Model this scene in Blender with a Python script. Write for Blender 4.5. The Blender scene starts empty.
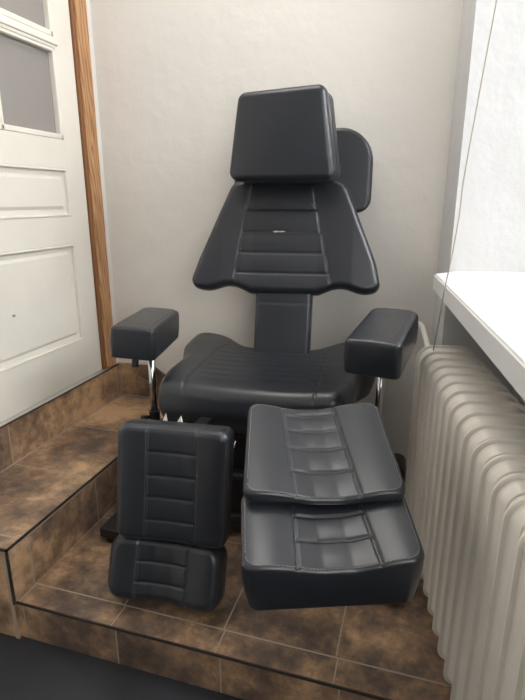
import bpy, bmesh, math, random
import numpy as np
from mathutils import Matrix, Vector
random.seed(4)
PI = math.pi
R = math.radians
C = bpy.context.scene.collection
sc = bpy.context.scene
sc.view_settings.view_transform = 'Standard'
sc.view_settings.look = 'None'
sc.view_settings.gamma = 1
sc.view_settings.use_curve_mapping = False
sc.view_settings.exposure = 0.20

# ---------------------------------------------------------------- materials
def nmat(name):
    m = bpy.data.materials.new(name); m.use_nodes = True
    nt = m.node_tree; b = nt.nodes['Principled BSDF']
    return m, nt, b
def N(nt, t, **kw):
    n = nt.nodes.new(t)
    for k, v in kw.items():
        if k in n.inputs: n.inputs[k].default_value = v
        else: setattr(n, k, v)
    return n
def ramp(nt, fac, stops):
    r = nt.nodes.new('ShaderNodeValToRGB'); e = r.color_ramp.elements
    e[0].position, e[0].color = stops[0][0], (*stops[0][1], 1)
    e[1].position, e[1].color = stops[-1][0], (*stops[-1][1], 1)
    for p, c in stops[1:-1]:
        x = e.new(p); x.color = (*c, 1)
    nt.links.new(fac, r.inputs[0]); return r.outputs[0]
def noise(nt, vec, scale, detail=4, rough=.55):
    n = N(nt, 'ShaderNodeTexNoise', Scale=scale, Detail=detail, Roughness=rough)
    nt.links.new(vec, n.inputs['Vector']); return n.outputs['Fac']
def bump(nt, b, h, strength, dist=.001, prev=None):
    n = N(nt, 'ShaderNodeBump', Strength=strength, Distance=dist)
    nt.links.new(h, n.inputs['Height'])
    if prev: nt.links.new(prev, n.inputs['Normal'])
    nt.links.new(n.outputs[0], b.inputs['Normal']); return n.outputs[0]
def objc(nt): return nt.nodes.new('ShaderNodeTexCoord').outputs['Object']

def simple(name, col, rough=.5, metal=0, spec=None, var=.0, bumps=None):
    m, nt, b = nmat(name)
    b.inputs['Base Color'].default_value = (*col, 1)
    b.inputs['Roughness'].default_value = rough
    b.inputs['Metallic'].default_value = metal
    if spec is not None: b.inputs['Specular IOR Level'].default_value = spec
    tc = objc(nt)
    if var:
        f = noise(nt, tc, 6)
        c = ramp(nt, f, [(.3, tuple(x*(1-var) for x in col)), (.7, tuple(min(1, x*(1+var)) for x in col))])
        nt.links.new(c, b.inputs['Base Color'])
    if bumps:
        prev = None
        for s, st, d in bumps: prev = bump(nt, b, noise(nt, tc, s), st, d, prev)
    return m

def leather_mat(name, col, rough):
    m, nt, b = nmat(name)
    b.inputs['Base Color'].default_value = (*col, 1)
    b.inputs['Specular IOR Level'].default_value = .5
    b.inputs['Coat Weight'].default_value = .45; b.inputs['Coat Roughness'].default_value = .24
    tc = objc(nt)
    v = N(nt, 'ShaderNodeTexVoronoi', Scale=420.0); v.feature = 'DISTANCE_TO_EDGE'
    nt.links.new(tc, v.inputs['Vector'])
    p = bump(nt, b, v.outputs['Distance'], .25, .0006)
    bump(nt, b, noise(nt, tc, 14, 3), .22, .006, p)
    f = noise(nt, tc, 22, 5)
    r = N(nt, 'ShaderNodeMapRange'); r.inputs['To Min'].default_value = rough-.06; r.inputs['To Max'].default_value = rough+.08
    nt.links.new(f, r.inputs['Value']); nt.links.new(r.outputs[0], b.inputs['Roughness'])
    return m

def tile_mat(name, dark=1.0):
    m, nt, b = nmat(name)
    uv = nt.nodes.new('ShaderNodeUVMap').outputs[0]
    tc = objc(nt)
    br = N(nt, 'ShaderNodeTexBrick')
    br.offset = 0; br.squash = 1
    br.inputs['Scale'].default_value = 1
    br.inputs['Brick Width'].default_value = 1; br.inputs['Row Height'].default_value = 1
    br.inputs['Mortar Size'].default_value = .0075; br.inputs['Mortar Smooth'].default_value = .25
    br.inputs['Bias'].default_value = 0
    br.inputs['Color1'].default_value = (0, 0, 0, 1); br.inputs['Color2'].default_value = (1, 1, 1, 1)
    nt.links.new(uv, br.inputs['Vector'])
    # slate mottling: rust patches over umber, fine grain on top
    f1 = noise(nt, tc, 4.2, 8, .68)
    f2 = noise(nt, tc, 26, 6, .7)
    mx = N(nt, 'ShaderNodeMath', operation='MULTIPLY_ADD'); mx.inputs[1].default_value = .34
    nt.links.new(f2, mx.inputs[0]); nt.links.new(f1, mx.inputs[2])
    tv = N(nt, 'ShaderNodeMath', operation='MULTIPLY_ADD'); tv.inputs[1].default_value = .12
    nt.links.new(br.outputs['Color'], tv.inputs[0]); nt.links.new(mx.outputs[0], tv.inputs[2])
    d = dark
    c = ramp(nt, tv.outputs[0], [(.50, (.058*d, .043*d, .036*d)), (.62, (.120*d, .083*d, .062*d)), (.72, (.25*d, .16*d, .098*d)), (.85, (.52*d, .335*d, .19*d))])
    mix = N(nt, 'ShaderNodeMix', data_type='RGBA')
    nt.links.new(br.outputs['Fac'], mix.inputs[0]); nt.links.new(c, mix.inputs[6]); mix.inputs[7].default_value = (.33, .27, .215, 1)
    nt.links.new(mix.outputs[2], b.inputs['Base Color'])
    b.inputs['Roughness'].default_value = .34
    inv = N(nt, 'ShaderNodeMath', operation='SUBTRACT'); inv.inputs[0].default_value = 1
    nt.links.new(br.outputs['Fac'], inv.inputs[1])
    p = bump(nt, b, inv.outputs[0], .5, .0015)
    bump(nt, b, f2, .35, .003, p)
    return m

def wall_mat(name, col, bs=.5):
    m, nt, b = nmat(name); tc = objc(nt)
    f = noise(nt, tc, 1.6, 4)
    nt.links.new(ramp(nt, f, [(.3, tuple(x*.975 for x in col)), (.7, col)]), b.inputs['Base Color'])
    b.inputs['Roughness'].default_value = .75
    p = bump(nt, b, noise(nt, tc, 11, 3, .5), bs, .012)
    p = bump(nt, b, noise(nt, tc, 60, 4), bs*.6, .0025, p)
    v = N(nt, 'ShaderNodeTexVoronoi', Scale=24.0); nt.links.new(tc, v.inputs['Vector'])
    bump(nt, b, ramp(nt, v.outputs['Distance'], [(0, (1, 1, 1)), (.16, (0, 0, 0))]), bs*.18, .0015, p)
    return m

def wood_mat():
    m, nt, b = nmat('pine'); tc = objc(nt)
    mp = N(nt, 'ShaderNodeMapping'); mp.inputs['Scale'].default_value = (9, 9, .9); nt.links.new(tc, mp.inputs[0])
    w = N(nt, 'ShaderNodeTexWave', Scale=3.4, Distortion=11.0, Detail=2.5); w.inputs['Detail Scale'].default_value = 1.1; w.bands_direction = 'DIAGONAL'
    nt.links.new(mp.outputs[0], w.inputs['Vector'])
    c = ramp(nt, w.outputs['Fac'], [(.0, (.30, .145, .06)), (.3, (.42, .22, .10)), (1, (.52, .29, .14))])
    nt.links.new(c, b.inputs['Base Color']); b.inputs['Roughness'].default_value = .45
    bump(nt, b, w.outputs['Fac'], .15, .001)
    return m

M = {}
M['leather'] = leather_mat('black_leather', (.0105, .0135, .0195), .40)
M['leather_side'] = M['leather']
M['thread_light'] = simple('light_grey_thread', (.30, .305, .31), .6)
M['thread'] = simple('grey_thread', (.085, .088, .092), .6)
M['tile'] = tile_mat('slate_tile')
M['wall'] = wall_mat('cream_plaster', (.70, .672, .63), .32)
M['wall_white'] = wall_mat('white_plaster', (.61, .61, .605), .6)
M['door'] = simple('cream_door_paint', (.74, .71, .635), .32, var=.03, bumps=[(18, .12, .003), (120, .1, .0008)])
M['sill'] = simple('white_sill_paint', (.84, .84, .84), .35, bumps=[(9, .2, .006)])
M['rad'] = simple('radiator_enamel', (.80, .76, .69), .30, var=.05, bumps=[(20, .25, .003)])
M['pine'] = wood_mat()
M['chrome'] = simple('chrome', (.55, .55, .56), .16, 1)
M['steel'] = simple('dull_steel', (.6, .6, .58), .35, 1)
M['black_metal'] = simple('black_powder_coat', (.012, .012, .014), .42, bumps=[(300, .2, .0005)])
M['plastic'] = simple('black_plastic', (.01, .01, .011), .35)
M['floor'] = simple('black_floor_paint', (.022, .025, .031), .38, var=.25, bumps=[(40, .15, .002)])
M['trimdark'] = simple('dark_edge_profile', (.03, .024, .02), .4)
M['trimlight'] = simple('grout_profile', (.34, .27, .21), .6)
M['white'] = simple('white_plastic', (.75, .75, .73), .4)
M['cord'] = simple('beige_cord', (.42, .38, .31), .7)
def glass_mat():
    m, nt, b = nmat('frosted_glass'); tc = objc(nt)
    b.inputs['Base Color'].default_value = (.27, .25, .235, 1); b.inputs['Roughness'].default_value = .38
    bump(nt, b, noise(nt, tc, 130, 3), .5, .001)
    return m
M['frost'] = glass_mat()

# ---------------------------------------------------------------- mesh helpers
def obj(name, bm, m, parent=None, smooth=False, mw=None):
    me = bpy.data.meshes.new(name)
    if isinstance(bm, tuple): me.from_pydata(*bm)
    else: bm.normal_update(); bm.to_mesh(me); bm.free()
    ms = m if isinstance(m, (list, tuple)) else [m]
    for x in ms: me.materials.append(x)
    if smooth:
        me.polygons.foreach_set('use_smooth', [True]*len(me.polygons))
    o = bpy.data.objects.new(name, me); C.objects.link(o)
    if mw is not None: o.matrix_world = mw
    if parent: o.parent = parent; 
    if parent and mw is not None:
        o.matrix_parent_inverse = Matrix(); o.matrix_basis = mw_of(parent).inverted() @ mw
    return o
def mw_of(o):
    m = o.matrix_basis.copy(); p = o.parent
    while p: m = p.matrix_basis @ m; p = p.parent
    return m
def local(parent, mw):   # world matrix -> matrix local to parent
    return mw_of(parent).inverted() @ mw
def struct(o):
    o['kind'] = 'structure'; return o
def tag(o, label=None, cat=None, group=None):
    if label: o['label'] = label
    if cat: o['category'] = cat
    if group: o['group'] = group
    return o
def box(bm, x0, x1, y0, y1, z0, z1, bev=0, seg=2, M_=None):
    vs = [bm.verts.new(Vector(p)) for p in [(x0,y0,z0),(x1,y0,z0),(x1,y1,z0),(x0,y1,z0),(x0,y0,z1),(x1,y0,z1),(x1,y1,z1),(x0,y1,z1)]]
    fs = [bm.faces.new([vs[i] for i in f]) for f in [(3,2,1,0),(4,5,6,7),(0,1,5,4),(1,2,6,5),(2,3,7,6),(3,0,4,7)]]
    if bev:
        es = {e for f in fs for e in f.edges}
        r = bmesh.ops.bevel(bm, geom=list(es), offset=bev, segments=seg, affect='EDGES', profile=.5)
        vs = list({v for v in r['verts']} | {v for v in vs if v.is_valid})
    if M_ is not None: bmesh.ops.transform(bm, matrix=M_, verts=[v for v in vs if v.is_valid])
    return vs
def prism(bm, pts, z0, z1):       # polygon in xy, extruded
    a = [bm.verts.new((x, y, z0)) for x, y in pts]; b = [bm.verts.new((x, y, z1)) for x, y in pts]
    n = len(pts)
    bm.faces.new(b); bm.faces.new(a[::-1])
    for i in range(n): bm.faces.new([a[i], a[(i+1) % n], b[(i+1) % n], b[i]])
def tube(bm, pts, r, n=12, cap=True):
    P = [Vector(p) for p in pts]; rings = []
    up = None
    for i, p in enumerate(P):
        t = (P[min(i+1, len(P)-1)] - P[max(i-1, 0)]).normalized()
        if up is None: up = Vector((0, 0, 1)) if abs(t.z) < .9 else Vector((1, 0, 0))
        a = t.cross(up).normalized(); b = t.cross(a).normalized(); up = -b if False else up
        rr = r[i] if isinstance(r, (list, tuple)) else r
        rings.append([bm.verts.new(p + (a*math.cos(2*PI*k/n) + b*math.sin(2*PI*k/n))*rr) for k in range(n)])
    for i in range(len(rings)-1):
        for k in range(n): bm.faces.new([rings[i][k], rings[i][(k+1) % n], rings[i+1][(k+1) % n], rings[i+1][k]])
    if cap: bm.faces.new(rings[0][::-1]); bm.faces.new(rings[-1])
def smooth_path(P, n=8):
    P = [Vector(p) for p in P]; out = []
    for i in range(len(P)-1):
        p0 = P[max(i-1, 0)]; p1 = P[i]; p2 = P[i+1]; p3 = P[min(i+2, len(P)-1)]
        for k in range(n):
            t = k/n
            out.append(.5*((2*p1)+(p2-p0)*t+(2*p0-5*p1+4*p2-p3)*t*t+(3*p1-3*p2+p3-p0)*t**3))
    out.append(P[-1]); return out
def pose(c, yaw, pitch, roll):
    return Matrix.Translation(c) @ Matrix.Rotation(R(yaw), 4, 'Z') @ Matrix.Rotation(R(pitch), 4, 'X') @ Matrix.Rotation(R(roll), 4, 'Y')

# ---------------------------------------------------------------- upholstery
def round_poly(pts):             # pts: (x, y, radius) counter-clockwise -> dense outline
    out = []; n = len(pts)
    for i in range(n):
        p = np.array(pts[i][:2]); a = np.array(pts[i-1][:2]); b = np.array(pts[(i+1) % n][:2]); r = pts[i][2]
        u = (a-p)/np.linalg.norm(a-p); v = (b-p)/np.linalg.norm(b-p)
        ang = math.acos(max(-1, min(1, float(u@v))))
        if r <= 0 or ang > PI-.02: out.append(p); continue
        t = min(r/math.tan(ang/2), .48*np.linalg.norm(a-p), .48*np.linalg.norm(b-p)); r2 = t*math.tan(ang/2)
        c = p + (u+v)/np.linalg.norm(u+v)*(r2/math.sin(ang/2))
        s = p+u*t-c; e = p+v*t-c
        a0 = math.atan2(s[1], s[0]); a1 = math.atan2(e[1], e[0]); d = (a1-a0+PI) % (2*PI)-PI
        for k in range(13): q = a0+d*k/12; out.append(c+r2*np.array([math.cos(q), math.sin(q)]))
    # densify
    o = np.array(out); res = []
    for i in range(len(o)):
        a, b = o[i], o[(i+1) % len(o)]; m = max(1, int(np.linalg.norm(b-a)/.004))
        for k in range(m): res.append(a+(b-a)*k/m)
    return np.array(res)
def seg_dist(P, a, b):
    ab = b-a; t = np.clip(((P-a)@ab)/(ab@ab+1e-12), 0, 1)
    return np.linalg.norm(P-(a+t[:, None]*ab), axis=1)
def poly_dist(P, L):
    d = np.full(len(P), 9.)
    for i in range(len(L)-1): d = np.minimum(d, seg_dist(P, np.array(L[i]), np.array(L[i+1])))
    return d
class Pad:
    """an upholstered pad: outline in local xy, thickness along local z, the face at z=+T/2"""
    def __init__(s, outline, T, r, rb=.012, prof=None, seams=(), gw=.003, gd=.004, bulge=.0, nx=110, ny=110, splits=None, taper=0):
        s.o = round_poly(outline); s.T = T; s.r = r; s.rb = rb; s.prof = prof or (lambda x, y: 0*x)
        s.seams = seams; s.gw = gw; s.gd = gd; s.bulge = bulge; s.nx = nx; s.ny = ny; s.splits = splits; s.taper = taper
    def height(s, P):
        P = np.asarray(P, float)
        d = np.full(len(P), 9.)
        Q = s.o; A = Q; B = np.roll(Q, -1, 0)
        for i in range(0, len(P), 2000):
            p = P[i:i+2000]
            ab = (B-A)[None]; ap = p[:, None]-A[None]
            t = np.clip((ap*ab).sum(2)/((ab*ab).sum(2)+1e-12), 0, 1)
            d[i:i+2000] = np.linalg.norm(ap-t[..., None]*ab, axis=2).min(1)
        z = s.T/2 + s.prof(P[:, 0], P[:, 1])
        k = np.clip(s.r-d, 0, s.r)
        z = z - (s.r-np.sqrt(np.maximum(s.r**2-k**2, 0)))
        for L in s.seams:
            z = z - s.gd*np.exp(-(poly_dist(P, L)/s.gw)**2)*np.clip(d/.006, 0, 1)
        return z, d
    def build(s, name, m, parent, mw):
        o = s.o; n = len(o)
        ctr = o.mean(0)
        if s.splits: idx = [int(np.linalg.norm(o-np.array(c), axis=1).argmin()) for c in s.splits]
        else:
            mn, mx = o.min(0), o.max(0)
            idx = [int(np.linalg.norm(o-np.array(c), axis=1).argmin()) for c in [(mn[0], mn[1]), (mx[0], mn[1]), (mx[0], mx[1]), (mn[0], mx[1])]]
        def arc(i, j, m_):
            k = (j-i) % n; P = o[[(i+q) % n for q in range(k+1)]]
            L = np.r_[0, np.cumsum(np.linalg.norm(np.diff(P, axis=0), axis=1))]
            u = np.linspace(0, 1, m_+1); u = .55*u+.45*(.5-.5*np.cos(PI*u)); u *= L[-1]
            return np.c_[np.interp(u, L, P[:, 0]), np.interp(u, L, P[:, 1])], u/L[-1]
        Bt, uu = arc(idx[0], idx[1], s.nx); Rt, vv = arc(idx[1], idx[2], s.ny)
        Tp, _ = arc(idx[2], idx[3], s.nx); Lf, _ = arc(idx[3], idx[0], s.ny)
        Tp = Tp[::-1]; Lf = Lf[::-1]
        U, V = np.meshgrid(uu, vv); U = U[..., None]; V = V[..., None]
        G = (1-V)*Bt[None]+V*Tp[None]+(1-U)*Lf[:, None]+U*Rt[:, None] - ((1-U)*(1-V)*Bt[0]+U*(1-V)*Bt[-1]+(1-U)*V*Tp[0]+U*V*Tp[-1])
        P = G.reshape(-1, 2); z, d = s.height(P)
        W = s.nx+1; H = s.ny+1
        verts = [(*P[i], z[i]) for i in range(W*H)]
        faces = [(j*W+i, j*W+i+1, (j+1)*W+i+1, (j+1)*W+i) for j in range(s.ny) for i in range(s.nx)]
        ring = [i for i in range(s.nx)] + [j*W+s.nx for j in range(s.ny)] + [s.ny*W+i for i in range(s.nx, 0, -1)] + [j*W for j in range(s.ny, 0, -1)]
        # side wall
        RP = P[ring]; nn = len(ring)
        tg = np.roll(RP, -1, 0)-np.roll(RP, 1, 0); tg /= np.linalg.norm(tg, axis=1)[:, None]+1e-9
        nm = np.c_[tg[:, 1], -tg[:, 0]]
        prev = ring; zt = z[ring]; zb = -s.T/2
        K = 8
        for k in range(1, K+1):
            t = k/K; zz = zt+(zb+s.rb-zt)*t
            off = s.bulge*math.sin(PI*t) - s.taper*t
            cur = list(range(len(verts), len(verts)+nn))
            verts += [(*(RP[i]+nm[i]*off), zz[i]) for i in range(nn)]
            faces += [(prev[i], cur[i], cur[(i+1) % nn], prev[(i+1) % nn]) for i in range(nn)]
            prev = cur
        for k in range(1, 5):
            a = PI/2*k/4; cur = list(range(len(verts), len(verts)+nn))
            off = -s.taper - s.rb*(1-math.cos(a))
            verts += [(*(RP[i]+nm[i]*off), zb+s.rb-s.rb*math.sin(a)) for i in range(nn)]
            faces += [(prev[i], cur[i], cur[(i+1) % nn], prev[(i+1) % nn]) for i in range(nn)]
            prev = cur
        faces.append(tuple(prev[::-1]))
        return obj(name, (verts, [], [tuple(f) for f in faces]), m, parent, True, mw)
    def stitches(s, parent, mw, lines, off=0.003, both=True, step=.0075, ln=.0045, w=.0006, m=None):
        for L in lines:
            bm = bmesh.new()
            L = np.array(L, float); sl = np.r_[0, np.cumsum(np.linalg.norm(np.diff(L, axis=0), axis=1))]
            q = np.arange(.004, sl[-1]-.004, step)
            c = np.c_[np.interp(q, sl, L[:, 0]), np.interp(q, sl, L[:, 1])]
            e = np.c_[np.interp(q+ln, sl, L[:, 0]), np.interp(q+ln, sl, L[:, 1])]
            if not len(c): continue
            t = e-c; t /= np.linalg.norm(t, axis=1)[:, None]+1e-9; nm = np.c_[-t[:, 1], t[:, 0]]
            for sg in ((-1, 1) if both else (1,)):
                a = c+nm*off*sg; b = e+nm*off*sg
                za, _ = s.height(a); zb, _ = s.height(b)
                for i in range(len(a)):
                    n2 = nm[i]*w
                    vs = []
                    for (p, zz) in ((a[i], za[i]), (b[i], zb[i])):
                        vs += [bm.verts.new((p[0]-n2[0], p[1]-n2[1], zz-.0002)), bm.verts.new((p[0], p[1], zz+.0008)), bm.verts.new((p[0]+n2[0], p[1]+n2[1], zz-.0002))]
                    bm.faces.new([vs[0], vs[1], vs[4], vs[3]]); bm.faces.new([vs[1], vs[2], vs[5], vs[4]])
                    bm.faces.new([vs[2], vs[1], vs[0]]); bm.faces.new([vs[3], vs[4], vs[5]])
            obj('stitching', bm, m or M['thread'], parent)
    def piping(s, parent, mw, rad=.0016, dz=0, inset=.0015, m=None):
        Q = s.o[::2]; z, _ = s.height(Q)
        bm = bmesh.new(); n = len(Q); k = 8; rings = []
        tg = np.roll(Q, -1, 0)-np.roll(Q, 1, 0); tg /= np.linalg.norm(tg, axis=1)[:, None]; nm = np.c_[tg[:, 1], -tg[:, 0]]
        for i in range(n):
            c = Q[i]-nm[i]*inset
            rings.append([bm.verts.new((c[0]+nm[i][0]*rad*math.cos(a), c[1]+nm[i][1]*rad*math.cos(a), z[i]+dz+rad*math.sin(a))) for a in [2*PI*j/k for j in range(k)]])
        for i in range(n):
            for j in range(k): bm.faces.new([rings[i][j], rings[i][(j+1) % k], rings[(i+1) % n][(j+1) % k], rings[(i+1) % n][j]])
        return obj('piping', bm, m or M['leather'], parent, True)

def rrect(w, l, r, wt=None):
    wt = w if wt is None else wt
    return [(-w/2, -l/2, r), (w/2, -l/2, r), (wt/2, l/2, r), (-wt/2, l/2, r)]

# ================================================================ THE SETTING
XL = -1.36; YB = 2.08
def uvbox(name, faces, m, parent=None):
    """faces: list of (4 corner points, 4 uv pairs)"""
    vs = []; fs = []; uvs = []
    for P, U in faces:
        b = len(vs); vs += P; fs.append(tuple(range(b, b+len(P)))); uvs += U
    me = bpy.data.meshes.new(name); me.from_pydata(vs, [], fs); me.materials.append(m)
    l = me.uv_layers.new(name='UVMap')
    for i, u in enumerate(uvs): l.data[i].uv = u
    o = bpy.data.objects.new(name, me); C.objects.link(o)
    if parent: o.parent = parent
    return o
def quadf(p, ax, o1, s1, o2, s2):
    """p: corners; ax: two axis indices used for uv; offsets/pitches"""
    return (p, [((q[ax[0]]-o1)/s1, (q[ax[1]]-o2)/s2) for q in p])

ZF = -.122
# dark floor
bm = bmesh.new(); box(bm, XL-.1, 1.4, -2.3, .96, ZF-.05, ZF)
struct(obj('floor', bm, M['floor']))
# tiled platform
x0, x1, y0 = -1.02, .62, .952
f = [quadf([(x0, 1.03, 0), (x1, 1.03, 0), (x1, YB+.02, 0), (x0, YB+.02, 0)], (0, 1), -1.02, .30, 1.03, .349),
     quadf([(x0, y0, 0), (x1, y0, 0), (x1, 1.03, 0), (x0, 1.03, 0)], (0, 1), -1.02+.005, .30, .681, .349),
     quadf([(x0-.0, y0, ZF), (x1, y0, ZF), (x1, y0, -.006), (x0, y0, -.006)], (0, 2), -1.0, .30, -.2, 1),
     quadf([(x1, y0, ZF), (x1, YB, ZF), (x1, YB, 0), (x1, y0, 0)], (1, 2), .9, .349, -.2, 1)]
pl = struct(uvbox('platform_step', f, M['tile'])); pl['label'] = 'low rust brown slate tiled platform under the chair'
bm = bmesh.new(); box(bm, x0, x1, y0-.002, y0+.0025, -.006, .0006)
obj('edge_profile', bm, M['trimdark'], pl)
# upper step
HS = .18; ys = .944
f = [quadf([(XL, ys, HS), (x0, ys, HS), (x0, YB+.02, HS), (XL, YB+.02, HS)], (0, 1), -1.37, .36, .994, .349),
     quadf([(x0, y0-.008, 0), (x0, YB+.02, 0), (x0, YB+.02, HS-.006), (x0, y0-.008, HS-.006)], (1, 2), 1.028, .3275, -.02, .4),
     quadf([(XL, ys, ZF), (x0, ys, ZF), (x0, ys, HS-.006), (XL, ys, HS-.006)], (0, 2), -1.024, .349, -.13, .4),
     quadf([(x0, ys, ZF), (x0, y0, ZF), (x0, y0, 0), (x0, ys, 0)], (1, 2), .8, .349, -.2, 1)]
st = struct(uvbox('stair_step', f, M['tile'])); st['label'] = 'raised slate tiled step running along the door wall'
bm = bmesh.new(); box(bm, x0-.001, x0+.0025, ys-.002, YB, HS-.008, HS+.0006); box(bm, XL, x0+.0025, ys-.002, ys+.002, HS-.008, HS+.0006)
box(bm, x0-.001, x0+.004, ys-.005, ys+.003, 0, HS-.009)
obj('edge_profile', bm, M['trimdark'], st)
bm = bmesh.new(); box(bm, x0-.012, x0-.001, ys-.003, ys+.002, ZF, HS-.010); box(bm, x0+.0005, x0+.003, ys, YB, HS-.013, HS-.009)
obj('grout_bead', bm, M['trimlight'], st)
# baseboards (tiles)
ZP = .342
f = [quadf([(XL+.012, 3-3+.6, HS), (XL+.012, YB-.012, HS), (XL+.012, YB-.012, ZP-.006), (XL+.012, .6, ZP-.006)], (1, 2), 1.342-.349*3, .349, .1, .5),
     quadf([(XL, .6, ZP-.006), (XL+.012, .6, ZP-.006), (XL+.012, YB, ZP-.006), (XL, YB, ZP-.006)], (1, 0), 0, 9, -2, 5)]
bl = struct(uvbox('baseboard_left', f, M['tile']))
bm = bmesh.new(); box(bm, XL+.0095, XL+.0135, .6, YB-.012, ZP-.007, ZP-.003)
obj('edge_profile', bm, M['trimdark'], bl)
bm = bmesh.new(); box(bm, XL+.011, XL+.016, YB-.017, YB-.010, HS, ZP); box(bm, XL+.012, XL+.015, .6, YB-.01, HS-.001, HS+.003); box(bm, XL, x0, YB-.015, YB-.011, HS-.001, HS+.003)
obj('grout_bead', bm, M['trimlight'], bl)
yb = YB-.012
P = [(XL, yb, HS), (x0, yb, HS), (x0, yb, 0), (-.62, yb, 0), (-.72, yb, .06), (-1.17, yb, ZP), (XL, yb, ZP)]
f = [(P, [((q[0]+1.355)/1.2, (q[2]+.1)/.9) for q in P]),
     ([(XL, yb, ZP), (-1.17, yb, ZP), (-1.17, YB, ZP), (XL, YB, ZP)], [(0.3, .3), (.4, .3), (.4, .4), (.3, .4)]),
     ([(-1.17, yb, ZP), (-.72, yb, .06), (-.72, YB, .06), (-1.17, YB, ZP)], [(0.3, .3), (.4, .3), (.4, .4), (.3, .4)])]
bb = struct(uvbox('baseboard_back', f, M['tile']))
bm = bmesh.new()
def flatline(a, b, w):
    a = Vector(a); b = Vector(b); t = (b-a).normalized(); n = Vector((-t.z, 0, t.x))*w
    vs = [bm.verts.new(p) for p in (a-n, b-n, b+n, a+n)]; bm.faces.new(vs)
yy = yb-.0006
flatline((XL+.02, yy, ZP-.012), (-1.17, yy, .245), .0018); flatline((-1.17, yy, .245), (-1.045, yy, HS+.005), .0018)
flatline((-1.262, yy, .295), (-1.235, yy, .33), .0014)
obj('grout_bead', bm, M['trimlight'], bb)

# walls
bm = bmesh.new(); box(bm, XL-.3, .75, YB, YB+.12, ZF, 2.75)
struct(obj('wall_back', bm, M['wall']))
# left wall round the door opening (y 1.0..2.05, z .345..2.4)
bm = bmesh.new()
box(bm, XL-.12, XL+.004, 2.046, YB, ZP, 2.75); box(bm, XL-.12, XL, .86, YB-.006, 2.45, 2.75); box(bm, XL-.12, XL, -2.3, .96, ZF, 2.75); box(bm, XL-.12, XL, .96, YB, ZF, ZP-.006)
struct(obj('wall_left', bm, M['wall']))
# right wall: stub, window niche with a splayed reveal, low wall behind the radiator
dx, dy = .168, -.986
def rw(s, off=0):                # along right wall from back corner, offset outwards
    return (.068+dx*s-dy*off, YB+dy*s+dx*off)
s1 = .19
bm = bmesh.new()
far = [(.068, YB), rw(s1), (.75, 2.035), (.75, YB)]
prism(bm, far, ZF, 2.75)
struct(obj('wall_right', bm, M['wall_white']))
bm = bmesh.new()                  # wall under the window, set back behind the radiator
a = rw(s1-.02, .27); b = rw(1.9, .27); c = rw(1.9, .45); d = rw(s1-.02, .45)
prism(bm, [a, b, c, d], ZF, .80)
struct(obj('wall_window', bm, M['wall_white']))
# window, set in the outer face of the niche
W1 = bpy.data.objects.new('window_1', None); C.objects.link(W1); W1.location = (*rw(1.0, .50), .87); W1['kind'] = 'structure'
W1['label'] = 'window above the sill beyond the right edge'
def wloc(o): o.parent = W1; o.matrix_basis = Matrix.Translation(-Vector(W1.location)); return o
def wbox(bm, s0, s_1, o0, o1, z0, z1):
    pts = [rw(s0, o0), rw(s_1, o0), rw(s_1, o1), rw(s0, o1)]; prism(bm, pts, z0, z1)
bm = bmesh.new()
wbox(bm, .2, 1.8, .46, .52, .86, .92); wbox(bm, .2, 1.8, .46, .52, 2.2, 2.27); wbox(bm, .2, .27, .46, .52, .92, 2.2); wbox(bm, 1.73, 1.8, .46, .52, .92, 2.2); wbox(bm, .97, 1.03, .46, .52, .92, 2.2)
wloc(obj('window_frame', bm, M['sill']))
gm, gnt, gb = nmat('clear_glass'); gb.inputs['Transmission Weight'].default_value = 1; gb.inputs['Roughness'].default_value = 0; gb.inputs['IOR'].default_value = 1.02
bm = bmesh.new(); wbox(bm, .27, 1.73, .488, .492, .92, 2.2)
wloc(obj('pane', bm, gm))
# window sill
zs = .862; tk = .055
bm = bmesh.new()
prism(bm, [(.049, 1.815), (.049+.115*1.35, 1.815-1.35), (.62, .36), (.62, 2.02), (.13, 1.912)], zs-tk, zs)
bmesh.ops.bevel(bm, geom=[e for e in bm.edges], offset=.005, segments=2, affect='EDGES')
s = struct(obj('window_sill', bm, M['sill'])); s['label'] = 'thick white painted window sill above the radiator'

# casing of the door
def lw(y, z, x=XL): return (x, y, z)
bm = bmesh.new(); box(bm, XL-.06, XL+.010, 1.970, 2.046, ZP+.002, 2.75, .003)
c = struct(obj('trim_1', bm, M['pine'])); c['label'] = 'pine wood door casing'
bm = bmesh.new(); box(bm, XL-.06, XL+.004, 1.952, 1.972, ZP+.002, 2.75, .002)  # side face of the casing, its shade painted as a darker wood tone
c = struct(obj('trim_2', bm, simple('shadow_wood', (.23, .10, .04), .5))); c['label'] = 'narrow side face of the pine casing, shade painted in'
# door
D1 = bpy.data.objects.new('door_1', None); C.objects.link(D1); D1.location = (XL, 1.5, ZP); D1['kind'] = 'structure'
D1['label'] = 'cream painted panel door with frosted panes'
def dpart(name, bm, m, smooth=False, parent=None):
    o = obj(name, bm, m, parent or D1, smooth)
    if parent is None: o.matrix_basis = Matrix.Translation(-Vector(D1.location))
    return o
xf = XL-.004            # door face
ya, ybd = 1.00, 1.948   # hinge/lock stile outer edges
bm = bmesh.new()
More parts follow.
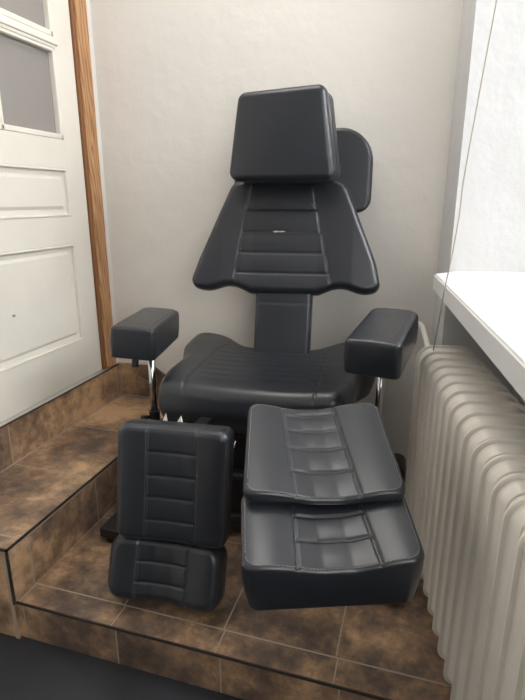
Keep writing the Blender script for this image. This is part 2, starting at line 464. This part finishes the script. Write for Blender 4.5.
# stiles & rails (frame and panel)
box(bm, xf-.04, xf, 1.836, ybd, ZP+.004, 2.38, .002)               # right stile
box(bm, xf-.04, xf, ya, 1.10, ZP+.004, 2.38, .002)
box(bm, xf-.04, xf, 1.098, 1.838, ZP+.004, .520, .002)
box(bm, xf-.04, xf, 1.098, 1.838, .925, 1.035, .002)
box(bm, xf-.04, xf, 1.098, 1.838, 1.215, 1.322, .002)
box(bm, xf-.04, xf, 1.098, 1.838, 2.2, 2.38, .002)
box(bm, xf-.042, xf-.029, 1.05, 1.90, ZP+.03, 2.3)
dpart('door_frame', bm, M['door'])
def panel(z0, z1):
    bm = bmesh.new()
    y0_, y1_ = 1.10, 1.836
    box(bm, xf-.03, xf-.012, y0_, y1_, z0, z1)
    # raised field with bevelled border
    a = .028; b_ = .040
    vs = [bm.verts.new((x, y, z)) for x, y, z in [(xf-.012, y0_+a, z0+a), (xf-.012, y1_-a, z0+a), (xf-.012, y1_-a, z1-a), (xf-.012, y0_+a, z1-a), (xf-.004, y0_+b_, z0+b_), (xf-.004, y1_-b_, z0+b_), (xf-.004, y1_-b_, z1-b_), (xf-.004, y0_+b_, z1-b_)]]
    bm.faces.new(vs[4:])
    for i in range(4): bm.faces.new([vs[i], vs[(i+1) % 4], vs[4+(i+1) % 4], vs[4+i]])
    dpart('door_panel', bm, M['door'])
    bm = bmesh.new(); w = .009
    for (p, q) in (((y0_, z0), (y1_, z0+w)), ((y0_, z1-w), (y1_, z1)), ((y0_, z0), (y0_+w, z1)), ((y1_-w, z0), (y1_, z1))):
        box(bm, xf-.012, xf+.003, p[0], q[0], p[1], q[1], .003)
    dpart('moulding', bm, M['door'])
panel(.520, .925); panel(1.035, 1.215)
# glazing: bars, beads and panes
bm = bmesh.new()
box(bm, xf-.035, xf+.004, 1.10, 1.838, 1.637, 1.676, .004)   # horizontal bar
box(bm, xf-.03, xf+.010, 1.09, 1.85, 1.648, 1.664, .004)
box(bm, xf-.035, xf+.003, 1.48, 1.517, 1.322, 1.64, .004); box(bm, xf-.035, xf+.003, 1.48, 1.517, 1.67, 2.2, .004)
dpart('glazing_bar', bm, M['door'])
for (p, q, z0, z1) in ((1.517, 1.836, 1.322, 1.637), (1.10, 1.48, 1.322, 1.637), (1.517, 1.836, 1.676, 2.2), (1.10, 1.48, 1.676, 2.2)):
    bm = bmesh.new(); box(bm, xf-.028, xf-.020, p, q, z0, z1)
    pn = dpart('pane', bm, M['frost'])
    bm = bmesh.new(); w = .020
    for (a, b_, c_, d_) in ((p, q, z0, z0+w), (p, q, z1-w*.6, z1), (p, p+w*.7, z0, z1), (q-w*.75, q, z0, z1)):
        box(bm, xf-.022, xf+.002, a, b_, c_, d_, .004)
    gbd = obj('glazing_bead', bm, M['door'], pn)
bm = bmesh.new(); box(bm, xf-.002, xf+.004, 1.455, 1.463, .70, .708, .001)
dpart('nail_head', bm, M['steel'])

# ================================================================ RADIATOR
rad = bpy.data.objects.new('radiator', None); C.objects.link(rad)
ry, rx = 1.69, 0.0
ux = Vector((.168, -.986, 0)); uo = Vector((.986, .168, 0))   # along the row (to the viewer), outwards (to the wall)
base = Vector((.080, 1.275, 0)) - ux*((1.66-1.275)/.986)
rad.location = (*base.xy, 0)
tag(rad, 'old cream enamelled ribbed radiator standing beneath the window sill', 'radiator')
pitch = .0672; DEP = .185; Z0, Z1 = .035, .655; RC = .050
def rrpts(d, nseg=8):
    w0, w1, h0, h1 = d, DEP-d, Z0+d*.9, Z1-d; r = max(RC-d*.8, .008); rl = max(.03-d*.5, .006)
    out = []
    for (cx, cz, rr, a0) in ((w1-rl, h0+rl, rl, -90), (w1-r, h1-r, r, 0), (w0+r, h1-r, r, 90), (w0+rl, h0+rl, rl, 180)):
        for k in range(nseg+1):
            a = R(a0+90*k/nseg); out.append((cx+rr*math.cos(a), cz+rr*math.sin(a)))
    return out
prof = [(0, .0), (.0006, .0024), (.002, .0034), (.0085, .0036), (.0105, .0060), (.012, .0150), (.014, .0240), (.0165, .0300), (.021, .0325), (.060, .0328)]
def section_mesh():
    vs = []; fs = []
    rings = []
    seq = [(d, t) for d, t in prof[::-1]] + [(d, -t) for d, t in prof[1:]]
    for d, t in seq:
        pts = rrpts(d); rings.append(list(range(len(vs), len(vs)+len(pts))))
        for (u, z) in pts:
            p = uo*u + ux*t; vs.append((p.x, p.y, z))
    n = len(rings[0])
    for a, b_ in zip(rings, rings[1:]):
        for k in range(n): fs.append((a[k], a[(k+1) % n], b_[(k+1) % n], b_[k]))
    fs.append(tuple(rings[0][::-1])); fs.append(tuple(rings[-1]))
    return vs, fs
vs, fs = section_mesh()
sec0 = obj('radiator_section', (vs, [], fs), M['rad'], rad, True)
sec0.data.set_sharp_from_angle(angle=R(34))
for k in range(1, 17):
    c = sec0.copy(); C.objects.link(c); c.parent = rad
    c.location = ux*pitch*k
bm = bmesh.new()
for zz in (Z1-.07, Z0+.07):
    a = uo*(DEP/2)-ux*.05; b_ = uo*(DEP/2)+ux*(pitch*16.5)
    tube(bm, [(a.x, a.y, zz), (b_.x, b_.y, zz)], .024, 16)
obj('header_pipe', bm, M['rad'], rad, True)
for k in (1.5, 13.5):
    for u in (.04, DEP-.04):
        bm = bmesh.new(); p = uo*u+ux*pitch*k; box(bm, p.x-.012, p.x+.012, p.y-.012, p.y+.012, 0, Z0+.02, .002); obj('foot', bm, M['rad'], rad)
# supply pipe curving in from the corner to the radiator
def W2R(p): return Vector(p)-rad.location
bm = bmesh.new()
e = base + uo*(DEP/2) - ux*.04
tube(bm, smooth_path([W2R(q) for q in [(-.02, 2.06, .64), (.025, 2.03, .635), (.045, 1.96, .60), (.06, 1.88, .575), (.10, 1.80, .575), (e.x, e.y+.03, .60), (e.x, e.y, Z1-.07)]]), .0095, 12)
obj('supply_pipe', bm, M['rad'], rad, True)
# blind cord
cp = [(.0, 0)]
bm = bmesh.new()
CORD = [(0.1304, 1.52, 1.7568), (0.1276, 1.52, 1.5992), (0.1257, 1.52, 1.5579), (0.1107, 1.52, 1.3749), (0.0938, 1.52, 1.1544), (0.0915, 1.52, 1.0568), (0.0826, 1.52, 0.9396), (0.0751, 1.52, 0.8758), (0.0676, 1.52, 0.7838), (0.0600, 1.52, 0.6919), (0.0596, 1.52, 0.6778)]
CORD_OBJ = bm

# ================================================================ THE CHAIR
ch = bpy.data.objects.new('treatment_chair', None); C.objects.link(ch); ch.location = (-.465, 1.6, 0)
tag(ch, 'black leather pedicure treatment chair with split leg rests on the tiled platform', 'chair')
LE = M['leather']
def cushion(name, pad, c, yaw, pitch, roll, parent=ch):
    mw = pose(c, yaw, pitch, roll)
    o = pad.build(name, LE, parent, mw)
    return o, mw
def quilt(xa, xb, ys_):
    """xa(y), xb(y): seam x at y; ys_: horizontal seam heights"""
    return [[(xa(y), y), (xb(y), y)] for y in ys_]

# --- seat
so = [(-.318, -.200, .05), (-.10, -.215, .4), (.10, -.215, .4), (.272, -.200, .05), (.298, -.06, .25), (.305, .08, .15), (.365, .18, .12), (.368, .37, .09),
      (.24, .375, .14), (.12, .235, .10), (-.12, .235, .10), (-.24, .375, .14), (-.368, .37, .09), (-.365, .18, .12), (-.325, .08, .15), (-.338, -.06, .25)]
sl = lambda y: -.222-(y+.2)*.0
def sprof(x, y):
    z = -.004*np.exp(-((np.abs(x)-.0)/.2)**4) + .012*np.clip((np.abs(x)-.22)/.14, 0, 1)**1.5*np.clip((y+.05)/.3, 0, 1)
    z = z - .020*np.clip((-.12-y)/.1, 0, 1)**2
    # fine tucks across the middle panel
    z = z + .0006*np.sin(y*2*PI/.045)*(np.abs(x) < .205)*np.clip((y+.15)/.05, 0, 1)*np.clip((.19-y)/.04, 0, 1)
    return z
seam_s = [[(-.232, -.205), (-.22, .15), (-.20, .22)], [(.185, -.205), (.19, .10), (.195, .22)]]
sp = Pad(so, .160, .038, .02, sprof, seam_s, .0035, .004, bulge=.010, nx=130, ny=110, splits=[(-.315, -.2), (.315, -.2), (.36, .36), (-.36, .36)], taper=.01)
seat, mws = cushion('seat', sp, (-.470, 1.6, .474), 5, 2.0, 0)
sp.stitches(seat, mws, seam_s, .004)
# --- backrest
bo = [(-.358, -.182, .045), (-.29, -.203, .1), (-.20, -.172, .12), (-.125, -.205, .03), (.125, -.205, .03), (.20, -.172, .12), (.29, -.203, .1), (.348, -.185, .045),
      (.325, -.085, .2), (.206, .205, .045), (0, .232, .6), (-.206, .205, .045), (-.325, -.085, .2)]
bsl = lambda y: -.136-(.207-y)*.130
def bprof(x, y):
    z = .010*np.clip((np.abs(x)-.12)/.12, 0, 1)
    for a, b_ in ((.207, .103), (.103, .017), (.017, -.058), (-.058, -.132), (-.132, -.2)):
        m_ = (y < a) & (y >= b_) & (x > bsl(y)) & (x < bsr(y))
        z = z + m_*.003*np.sin(PI*(y-b_)/(a-b_))
    return z
bsr = lambda y: .083+(.207-y)*.228
bs = [[(bsl(.222), .222), (bsl(-.19), -.19)], [(bsr(.222), .222), (bsr(-.19), -.19)]]
bs += quilt(bsl, bsr, (.103, .017, -.058, -.132))
bp = Pad(bo, .062, .024, .014, bprof, bs, .0028, .0032, bulge=.002, nx=130, ny=110, splits=[(-.34, -.19), (.34, -.19), (.2, .21), (-.2, .21)])
back, mwb = cushion('backrest', bp, (-.478, 1.888, .960), 8, 74, 0)
bp.stitches(back, mwb, bs[:2], .0035)
bm = bmesh.new()
zt = .031+.0025
pts = [(-.012, .0), (-.004, .004), (.006, .002), (.014, .0035), (.022, .001), (.012, -.002), (.002, -.001), (-.006, -.003)]
vv_ = [bm.verts.new((x*1.4-.032, y*.9+.019, zt-.0014)) for x, y in pts]; ww_ = [bm.verts.new((x*1.4-.032, y*.9+.019, zt-.006)) for x, y in pts]
bm.faces.new(vv_); 
for i in range(8): bm.faces.new([ww_[i], ww_[(i+1) % 8], vv_[(i+1) % 8], vv_[i]])
tr = obj('tear', bm, simple('torn_lining', (.5, .48, .42), .8), back); tr['label'] = 'pale tear in the leather'
# stem between backrest and seat
stp = Pad([(-.105, -.15, .02), (.105, -.15, .02), (.105, .13, .015), (-.105, .13, .015)], .058, .014, .01, lambda x, y: .002*np.cos(x*14), [[(-.105, .075), (.105, .075)]], .003, .002, nx=60, ny=60)
stem, mwt = cushion('backrest_stem', stp, (-.471, 1.823, .655), 6, 76, 0)
# --- headrest: box cushion in two layers
hp = Pad([(-.190, -.152, .03), (.180, -.150, .03), (.135, .140, .03), (-.152, .124, .03)], .080, .020, .008, lambda x, y: .006*np.cos(x*8)*np.cos(y*10), [], nx=80, ny=80, bulge=.002)
head, mwh = cushion('headrest', hp, (-.466, 1.795, 1.312), 3, 88, 0)
hp.piping(head, mwh, .0022)
hp2 = Pad([(-.185, -.150, .03), (.178, -.150, .03), (.136, .134, .03), (-.148, .120, .03)], .080, .012, .015, None, [], nx=50, ny=50, bulge=.005)
hb, _ = cushion('headrest_backing', hp2, (-.466, 1.874, 1.310), 3, 88, 0)
# neck pillow pad behind
rp = Pad([(-.270, -.160, .05), (.262, -.160, .05), (.262, .150, .12), (-.230, .090, .12)], .040, .014, .010, lambda x, y: .003*np.cos(x*5), [], nx=70, ny=70)
rear, mwr = cushion('rear_head_pad', rp, (-.452, 1.985, 1.212), 5, 86, 0)
rp.piping(rear, mwr, .0025)
bm = bmesh.new()
for xx in (-.06, .06):
    box(bm, xx-.012, xx+.012, -.05, .14, -.060, -.034, .002)
br_ = obj('headrest_bracket', bm, M['black_metal'], back)
bm = bmesh.new()
box(bm, -.19, .19, -.11, .17, -.045, -.029, .004); box(bm, -.05, .05, -.50, .12, -.055, -.030, .004)
obj('backrest_frame', bm, M['black_metal'], back)

# --- armrests
def arm_prof(x, y): return .004*np.cos(x*18)
def armrest(c, yaw, pitch, roll, L, T, side):
    ap = Pad([(-.076, -L/2, .016), (.074, -L/2, .016), (.072, L/2, .035), (-.072, L/2, .035)], T, .013, .008, arm_prof, [[(side*.052, -L/2), (side*.052, L/2)]], .002, .0015, nx=60, ny=80, bulge=.002)
    a, mw = cushion('armrest', ap, c, yaw, pitch, roll)
    ap.stitches(a, mw, [[(side*.052, -L/2+.006), (side*.052, L/2-.02)]], .002, False)
    return a, mw
aL, mL = armrest((-.895, 1.568, .651), 10.8, -.5, 3.9, .335, .104, 1)
aR, mR = armrest((-.078, 1.452, .715), -7.9, 6.0, .3, .305, .097, 1)
aL['label'] = 'left black padded armrest'; aR['label'] = 'right black padded armrest, set higher'
def post(a, x, y, zt, zb, bx):
    inv = mw_of(a).inverted()
    bm = bmesh.new(); tube(bm, [inv @ Vector((x, y, zt)), inv @ Vector((x, y, zb))], .0125, 20)
    obj('armrest_post', bm, M['chrome'], a, True)
    bm = bmesh.new(); tube(bm, [inv @ Vector((x, y, zt+.0)), inv @ Vector((x, y, zt-.018))], .019, 20); 
    obj('collar', bm, M['steel'], a, True)
    bm = bmesh.new(); tube(bm, [inv @ Vector((x, y, zb+.045)), inv @ Vector((x, y, zb-.04))], .019, 20)
    v = box(bm, min(x, bx), max(x, bx), y-.02, y+.02, zb-.04, zb-.005, .003, 2, inv)
    obj('armrest_bracket', bm, M['black_metal'], a)
post(aL, -.872, 1.535, .606, .325, -.72)
post(aR, -.083, 1.51, .674, .36, -.22)
def lever(a, p, tilt):
    bm = bmesh.new()
    inv = mw_of(a).inverted()
    pts = [inv @ Vector(q) for q in p]
    tube(bm, smooth_path(pts, 5), .0115, 12)
    obj('lever', bm, M['plastic'], a, True)
lever(aL, [(-.884, 1.46, .605), (-.886, 1.455, .585), (-.886, 1.45, .560)], 0)
bm = bmesh.new(); box(bm, .030, .052, -.125, -.085, -.060, -.042, .003)
obj('lever', bm, M['plastic'], aR)
bm = bmesh.new(); inv = mw_of(aL).inverted()
tube(bm, [inv @ Vector((-.880, 1.515, .352)), inv @ Vector((-.893, 1.50, .352)), inv @ Vector((-.905, 1.497, .352))], [.006, .010, .010], 12)
obj('clamp_knob', bm, M['plastic'], aL, True)

# --- leg rests
def leg_fns(W, L, ys_, xa, xb, bol=.016):
    edges = sorted([-L/2]+list(ys_)+[L/2])
    lin = lambda v: (lambda y: v[0]+(v[1]-v[0])*(L/2-y)/L) if isinstance(v, tuple) else (lambda y: v+0*y)
    fa, fb = lin(xa), lin(xb)          # seam positions, back and front
    def prof(x, y):
        xl = fa(y); xr = fb(y); xc = x-(xl+xr)/2; hw = (xr-xl)/2
        t = np.clip((np.abs(xc)-hw*.35)/(W/2-hw*.35), 0, 1)
        z = bol*np.sin(t*PI*.62)**1.4
        z = z - bol*.72
        for a, b_ in zip(edges, edges[1:]):
            m_ = (y >= a) & (y < b_) & (x > xl) & (x < xr)
            z = z + m_*.0022*np.sin(PI*np.clip((y-a)/(b_-a), 0, 1))*np.sin(PI*np.clip((x-xl)/(xr-xl), 0, 1))**.8
        return z
    seams = [[(float(fa(y)), y) for y in (-L/2, L/2)], [(float(fb(y)), y) for y in (-L/2, L/2)]]+[[(float(fa(y)), y), (float(fb(y)), y)] for y in ys_]
    return prof, seams
def legpad(name, c, yaw, pitch, roll, W, L, T, ys_, xa, xb, r=.016, rc=.028, bol=.016, st=True, wt=None):
    pf, sm = leg_fns(W, L, ys_, xa, xb, bol)
    p = Pad(rrect(W, L, rc, wt), T, r, .015, pf, sm, .0024, .0032, bulge=.003, nx=120, ny=110 if L > .2 else 80, taper=.006)
    o, mw = cushion(name, p, c, yaw, pitch, roll)
    p.piping(o, mw, .0014)
    if st:
        p.stitches(o, mw, sm[:2], .0032)
        ring = p.o.mean(0)+(p.o-p.o.mean(0))*np.array([(W-.016)/W, (L-.016)/L]); ring = np.vstack([ring, ring[:1]])
        p.stitches(o, mw, [ring[::3]], .0, False, .0065, .0048, .0006, M['thread_light'] if T != .104 and T != .096 else None)
    return o, mw, p
RU, mRU, pRU = legpad('calf_cushion', (-.174, .982, .585), 17.1, 15.8, -.4, .313, .278, .042, (.107, .056, -.002, -.067), (-.072, -.056), (.046, .068), bol=.020, r=.010, rc=.024, wt=.300)
RL, mRL, pRL = legpad('foot_cushion', (-.126, .834, .465), 18.8, 14.5, -2.5, .318, .184, .130, (.028, -.027), (-.058, -.062), (.066, .082), bol=.020, r=.010, rc=.026)
LU, mLU, pLU = legpad('calf_cushion', (-.592, 1.137, .357), 3.6, 79, 2.9, .312, .322, .104, (.090, .025, -.035, -.098), -.068, .068, bol=.010, rc=.03, r=.022)
LL, mLL, pLL = legpad('foot_cushion', (-.606, 1.090, .104), 4.6, 69, .4, .330, .182, .096, (.022, -.034), -.078, .066, bol=.022, rc=.05, r=.028)
RU['label'] = 'calf cushion of the raised right leg rest'; RL['label'] = 'foot cushion of the raised right leg rest'
LU['label'] = 'calf cushion of the left leg rest hanging down'; LL['label'] = 'foot cushion of the left leg rest hanging down'

# leg rest carriers (black bars from the seat front under each pad)
def bar(bm, a, b, w=.02, h=.012):
    a = Vector(a); b = Vector(b); t = (b-a); L = t.length; q = t.to_track_quat('Y', 'Z').to_matrix().to_4x4()
    box(bm, -w, w, 0, L, -h, h, .002, 2, Matrix.Translation(a) @ q)
def chl(bm):  # world -> chair local
    bmesh.ops.transform(bm, matrix=Matrix.Translation(-Vector(ch.location)), verts=bm.verts[:]); return bm
bm = bmesh.new()
bar(bm, (-.300, 1.46, .435), (-.195, 1.06, .490)); bar(bm, (-.195, 1.06, .490), (-.115, .79, .415)); box(bm, -.27, -.07, .95, 1.06, .500, .520, .003)
obj('leg_rest_arm', chl(bm), M['black_metal'], ch)
bm = bmesh.new()
bar(bm, (-.60, 1.47, .43), (-.595, 1.235, .44)); bar(bm, (-.595, 1.235, .45), (-.600, 1.155, .09)); 
obj('leg_rest_arm', chl(bm), M['black_metal'], ch)
bm = bmesh.new(); tube(bm, [(-.487, 1.33, .40), (-.531, 1.33, .268)], .0028, 10)
obj('support_rod', chl(bm), M['chrome'], ch, True)
bm = bmesh.new(); tube(bm, [(-.499, 1.325, .41), (-.540, 1.325, .285)], .0022, 10)
obj('support_rod', chl(bm), M['chrome'], ch, True)
for (x, y, z, h, w) in ((-.722, 1.325, .434, .030, .007), (-.672, 1.325, .434, .028, .009)):
    bm = bmesh.new(); vs = [bm.verts.new(p) for p in [(x-w, y, z), (x+w, y, z), (x+w*.9, y+.004, z+h), (x-w, y+.012, z), (x+w, y+.012, z)]]
    bm.faces.new([vs[0], vs[1], vs[2]]); bm.faces.new([vs[3], vs[2], vs[4]]); bm.faces.new([vs[0], vs[2], vs[3]]); bm.faces.new([vs[1], vs[4], vs[2]]); bm.faces.new([vs[0], vs[3], vs[4], vs[1]])
    k = obj('bracket_tip', chl(bm), M['white'], ch); k['label'] = 'small white pointed tip'

# seat pan, pedestal, base
cz = Matrix.Rotation(R(5), 4, 'Z')
bm = bmesh.new(); box(bm, -.26, .26, -.16, .22, .36, .405, .006, 2, cz); box(bm, -.07, .07, .2, .30, .40, .62, .006, 2, cz)
obj('seat_frame', bm, M['black_metal'], ch)
bm = bmesh.new(); box(bm, -.15, .15, -.13, .15, .22, .39, .02, 3, cz); box(bm, -.19, .19, -.17, .18, .045, .23, .02, 3, cz)
box(bm, -.21, .21, -.19, .19, .045, .085, .008, 2, cz)
obj('pedestal', bm, M['black_metal'], ch)
bm = bmesh.new()
ends = [(-.40, -.285, .10), (.50, -.245, .085), (.43, .315, .1), (-.42, .33, .1)]
box(bm, -.23, .23, -.19, .22, .018, .05, .005, 2, cz)
for (ex, ey, hw) in ends:
    a = Vector((0, 0, .036)); b_ = Vector((ex, ey, .036)); t = b_-a
    q = t.to_track_quat('Y', 'Z').to_matrix().to_4x4(); box(bm, -.055, .055, 0, t.length, -.016, .016, .004, 2, Matrix.Translation(a) @ q)
box(bm, -.482, -.36, -.345, -.10, .018, .052, .004)
box(bm, .36, .50, -.36, -.2, .018, .05, .01)
obj('base', bm, M['black_metal'], ch)
for (x, y) in ((-.452, -.325), (.45, -.30), (.43, .30), (-.42, .33)):
    bm = bmesh.new(); tube(bm, [(x, y, 0), (x, y, .022)], .018, 16); obj('foot', bm, M['plastic'], ch)
bm = bmesh.new(); box(bm, .31, .478, .20, .36, .03, .125, .028, 4)
cv = obj('base_cover', bm, M['plastic'], ch, True)

co = obj('blind_cord', CORD_OBJ, M['cord']) if False else None
bm = CORD_OBJ
# cord hangs just in front of the sill edge
tube(bm, smooth_path(CORD, 6), .0019, 8)
co = obj('blind_cord', bm, M['cord'], None, True)
tag(co, 'thin beige blind cord hanging past the sill edge to the radiator', 'cord')

# ================================================================ LIGHT
w = bpy.data.worlds.new('world'); sc.world = w; w.use_nodes = True
bg = w.node_tree.nodes['Background']; bg.inputs[0].default_value = (.95, .97, 1, 1); bg.inputs[1].default_value = 1.2
# the rest of the room, behind the camera
bm = bmesh.new(); box(bm, XL-.12, 1.3, -2.3, -2.2, ZF, 2.75); struct(obj('wall_front', bm, simple('dimmed_plaster', (.05, .048, .046), .8)))  # front wall colour darkened so the cushions reflect a dim room
bm = bmesh.new(); box(bm, XL-.12, 1.3, -2.3, YB+.12, 2.75, 2.85); struct(obj('ceiling', bm, M['wall']))
bm = bmesh.new()
q0 = rw(1.9, .27); q1 = rw(1.9, .55)
prism(bm, [(.70, .25), (q0[0]-.02, .22), (q1[0]+.1, .20), (q1[0]+.1, .30)], ZF, 2.75)
box(bm, .72, .9, -2.2, -1.5, ZF, 2.75); box(bm, .72, .9, -1.5, .25, ZF, .85); box(bm, .72, .9, -1.5, .25, 2.35, 2.75); box(bm, .72, .9, -.1, .25, .85, 2.35)
struct(obj('wall_side', bm, M['wall']))
def area(name, loc, target, sx, sy, e, col):
    l = bpy.data.lights.new(name, 'AREA'); l.shape = 'RECTANGLE'; l.size = sx; l.size_y = sy; l.energy = e; l.color = col
    o = bpy.data.objects.new(name, l); C.objects.link(o); o.location = loc
    o.rotation_euler = (Vector(target)-Vector(loc)).to_track_quat('-Z', 'Y').to_euler(); return o
area('added_overhead_fill', (-.55, 1.35, 2.70), (-.55, 1.35, 0), .8, .8, 11, (1, .98, .95))  # added overhead fill that brightens the right leg cushion tops, no fixture there
p = rw(1.05, 1.35)
area('window_daylight', (*p, 2.75), (-.3, .9, .6), 2.4, 2.0, 170, (.97, .985, 1))
area('room_fill', (.95, -.8, 1.6), (-.6, 0.2, 1.9), 1.4, 1.45, 30, (1, .97, .92))  # added fill from the unseen room side, aimed up to lift walls and ceiling

# ================================================================ CAMERA
f = 515.; t = R(16.3); yaw = R(16.849)
cam = bpy.data.cameras.new('camera'); cam.sensor_fit = 'VERTICAL'; cam.sensor_height = 24; cam.lens = 24*f/700; cam.clip_start = .01
co = bpy.data.objects.new('camera', cam); C.objects.link(co); co.location = (0, 0, 1.1)
co.rotation_euler = (R(90)-t, 0, yaw)
sc.camera = co
